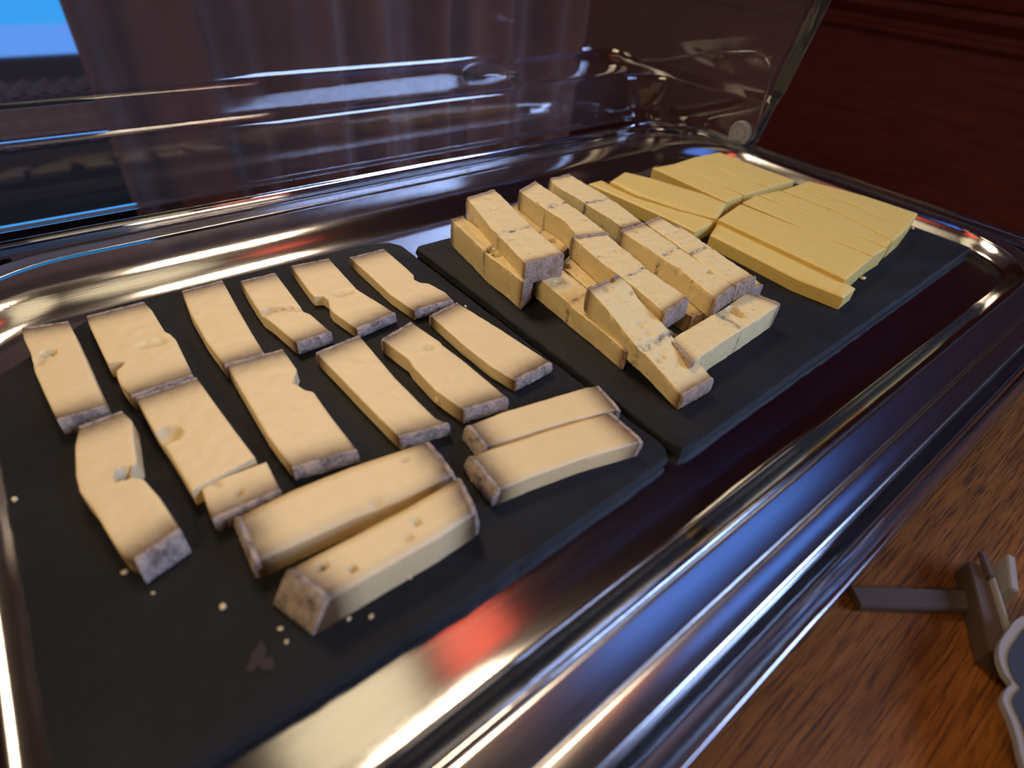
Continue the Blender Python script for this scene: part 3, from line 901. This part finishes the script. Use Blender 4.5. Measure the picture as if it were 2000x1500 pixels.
# ------------------------------------------------------------------ crumbs
def crumb(x, y, r, m, seed, flat=.5, z=Z0, sx=1.0):
    bm = bmesh.new()
    bmesh.ops.create_icosphere(bm, subdivisions=2, radius=1.0)
    for v_ in bm.verts:
        k = 1 + .55 * noise.noise(v_.co * 1.7 + Vector((seed, 0, 0)))
        v_.co = Vector((v_.co.x * k * r * sx, v_.co.y * k * r * .75, v_.co.z * k * r * flat))
    zmin = min(v_.co.z for v_ in bm.verts)
    for v_ in bm.verts:
        v_.co.z -= zmin
    me = bpy.data.meshes.new('crumb')
    bm.to_mesh(me)
    bm.free()
    o = link('cheese_crumb', me, m, None, 60)
    o.location = (x, y, z + .0001)
    o.rotation_euler.z = seed * 1.3
    return o
cm = mat('crumb_cream', (0.62, 0.47, 0.25), .6)[0]
cb = mat('crumb_brown', (0.026, 0.013, 0.010), .9)[0]
specs = [(-.0050, .1250, .0016), (.0067, .1073, .0011), (.0067, .1022, .0010), (.0486, .0989, .0012), (.0254, .0976, .0010), (-.0517, .2114, .0016),
         (-.0269, .1563, .0014), (-.0220, .1500, .0009), (-.0214, .1431, .0008), (.0315, .0942, .0012), (.1055, .2112, .0012), (.1083, .1983, .0010), (.1640, .2310, .0014)]
for i, (x, y, r) in enumerate(specs):
    tag(crumb(x, y, r * .75, cm, i + 1, .6), 'tiny pale crumb on the slate of the pale cheese slices', 'crumb', 'crumbs on the slate with the cut corner')
for i, (x, y, r) in enumerate([(.4140, .1135, .0020), (.4230, .1235, .0022), (.3637, .1142, .0014), (.541, .1320, .0016)]):
    tag(crumb(x, y, r, cm, i + 31, .6), 'tiny pale crumb on the slate beside the yellow cheese sticks', 'crumb', 'crumbs on the long slate')
tag(crumb(.1965, .2256, .0042, cm, 51, .4, Z0, 1.5), 'flat ragged cheese crumb on the slate below the veined stack', 'crumb')
tag(crumb(.1060, .1690, .0030, cm, 52, .8), 'rounded cheese crumb against the side of the pinched slice', 'crumb')
for i, (x, y, r) in enumerate([(-.0016, .1034, .0030), (-.0005, .0992, .0024), (-.0040, .1010, .0018)]):
    tag(crumb(x, y, r, cb, i + 61, .12, Z0, 1.2), 'flat brown rind crumb smeared on the bare slate', 'crumb', 'brown smears on bare slate')

# ------------------------------------------------------------------ sign on the counter
sign = empty('table_sign', (0.235, -0.035, 0.0))
SO = Vector((-0.235, -0.035 + 0.07, 0.0))
sb = mat('brown_holder', (0.060, 0.032, 0.018), 0.6)[0]
sw = mat('sign_border', (0.20, 0.175, 0.16), 0.8)[0]
sn = mat('sign_navy', (0.012, 0.013, 0.024), 0.8)[0]
def bar(p, q, wdt, h0, h1, m, nm, par):
    p, q = Vector(p), Vector(q)
    d_ = (q - p).normalized()
    n_ = Vector((-d_.y, d_.x)) * wdt / 2
    pts = [p - n_, q - n_, q + n_, p + n_]
    lo = [[(a.x - .235, a.y + .035, z) for a in pts] for z in (h0, h1)]
    me = loft(lo, True, True)
    bm = bmesh.new(); bm.from_mesh(me)
    bmesh.ops.bevel(bm, geom=bm.edges[:], offset=.0006, segments=2, affect='EDGES')
    bm.to_mesh(me); bm.free()
    return link(nm, me, m, par, 40)
bar((.216, .0000), (.262, -.0365), .0100, .0000, .0050, sb, 'foot_bar', sign)
bar((.2735, -.0275), (.2330, -.0500), .0085, .0000, .0120, sb, 'upright', sign)
bar((.2700, -.0335), (.2390, -.0515), .0020, .0005, .0145, sw, 'pale_edge', sign)
bar((.2800, -.0260), (.2680, -.0340), .0035, .0120, .0150, sb, 'clip_arm', sign)
bar((.2860, -.0345), (.2660, -.0420), .0035, .0040, .0170, sw, 'clip_tab', sign)
def shield(sc, cx, cy):
    base = [(.252, -.0475), (.240, -.0462), (.231, -.0462), (.2245, -.0480), (.2195, -.0515), (.2175, -.0545), (.2130, -.0540), (.2075, -.0545), (.2020, -.0590), (.1965, -.0625), (.1900, -.0660), (.1820, -.0730), (.1800, -.0850), (.1900, -.1050), (.2150, -.1180), (.2450, -.1120), (.2620, -.0950), (.2660, -.0700), (.2620, -.0540)]
    return [((x - cx) * sc + cx, (y - cy) * sc + cy) for x, y in base]
ccx, ccy = .222, -.080
def smooth_loop(P, k=4):
    out = []
    n = len(P)
    for i in range(n):
        p0, p1, p2, p3 = (Vector(P[(i + q) % n]) for q in (-1, 0, 1, 2))
        for s in range(k):
            t_ = s / k
            out.append(tuple(0.5 * ((2 * p1) + (p2 - p0) * t_ + (2 * p0 - 5 * p1 + 4 * p2 - p3) * t_ ** 2 + (3 * p1 - p0 - 3 * p2 + p3) * t_ ** 3)))
    return out
def plate(sc, z0, z1, m, nm):
    P = smooth_loop(shield(sc, ccx, ccy))
    lo = [[(x - .235, y + .035, z) for x, y in P] for z in (z0, z1)]
    return link(nm, loft(lo, True, True), m, sign, 40)
plate(1.0, .0150, .0180, sw, 'border_plate')
plate(.90, .0180, .0186, sn, 'navy_panel')
bar((.1990, -.0760), (.2080, -.0735), .0040, .0186, .0189, mat('sign_white', (.75, .75, .78), .5)[0], 'white_mark', sign)
bar((.235, -.060), (.240, -.100), .03, .0, .0150, sb, 'prop', sign)
tag(sign, 'brown sign holder with a navy scalloped plate, on the oak counter', 'sign')

# ------------------------------------------------------------------ things behind the counter, at the left
# blue screen on a low cabinet
bl = empty('screen', (0.06, 2.0, -0.30))
link('housing', box_mesh(-.42, .155, 0, .04, 0.0, .62, .006), M['black'], bl)
link('display', box_mesh(-.40, .145, -.004, .001, .170, .60), emit('screen_blue', (0.035, 0.40, 1.0), 1.0), bl)
link('lower_display', box_mesh(-.40, .145, -.0045, .0, .168, .234), emit('screen_pale', (0.12, 0.36, 1.0), 1.0), bl)
link('stand', box_mesh(-.2, .05, -.05, .10, -.02, .01, .004), M['black'], bl)
tag(bl, 'bright blue screen beyond the counter', 'screen')
o = link('low_cabinet', box_mesh(-.75, .30, 1.45, 2.25, FLOOR_Z, -.32, .004), M['mahogany'])
tag(o, 'dark low cabinet under the blue screen', 'cabinet')
# woven basket in front of it
bk = empty('woven_basket', (0.0, 1.40, FLOOR_Z))
wk = mat('woven_strip', (0.42, 0.38, 0.46), .5)[0]
link('liner', box_mesh(-.45, .128, -.035, .035, 0.0, .652, .004), mat('basket_dark', (0.012, 0.010, 0.014), .8)[0], bk)
strip_me = box_mesh(-.022, .022, -.003, .003, -.0066, .0066, .001, 1)
strip_me.materials.append(wk)
for row in range(3):
    for k in range(17):
        o = link('strip', strip_me, None, bk)
        o.location = (.108 - k * .031 + (row % 2) * .015, -.040 - .006 * (row % 2), .654 - row * .022)
        o.rotation_euler = (0.25, math.radians(-30), 0)
tag(bk, 'blue-lit basket of woven slanted strips beyond the counter', 'basket')
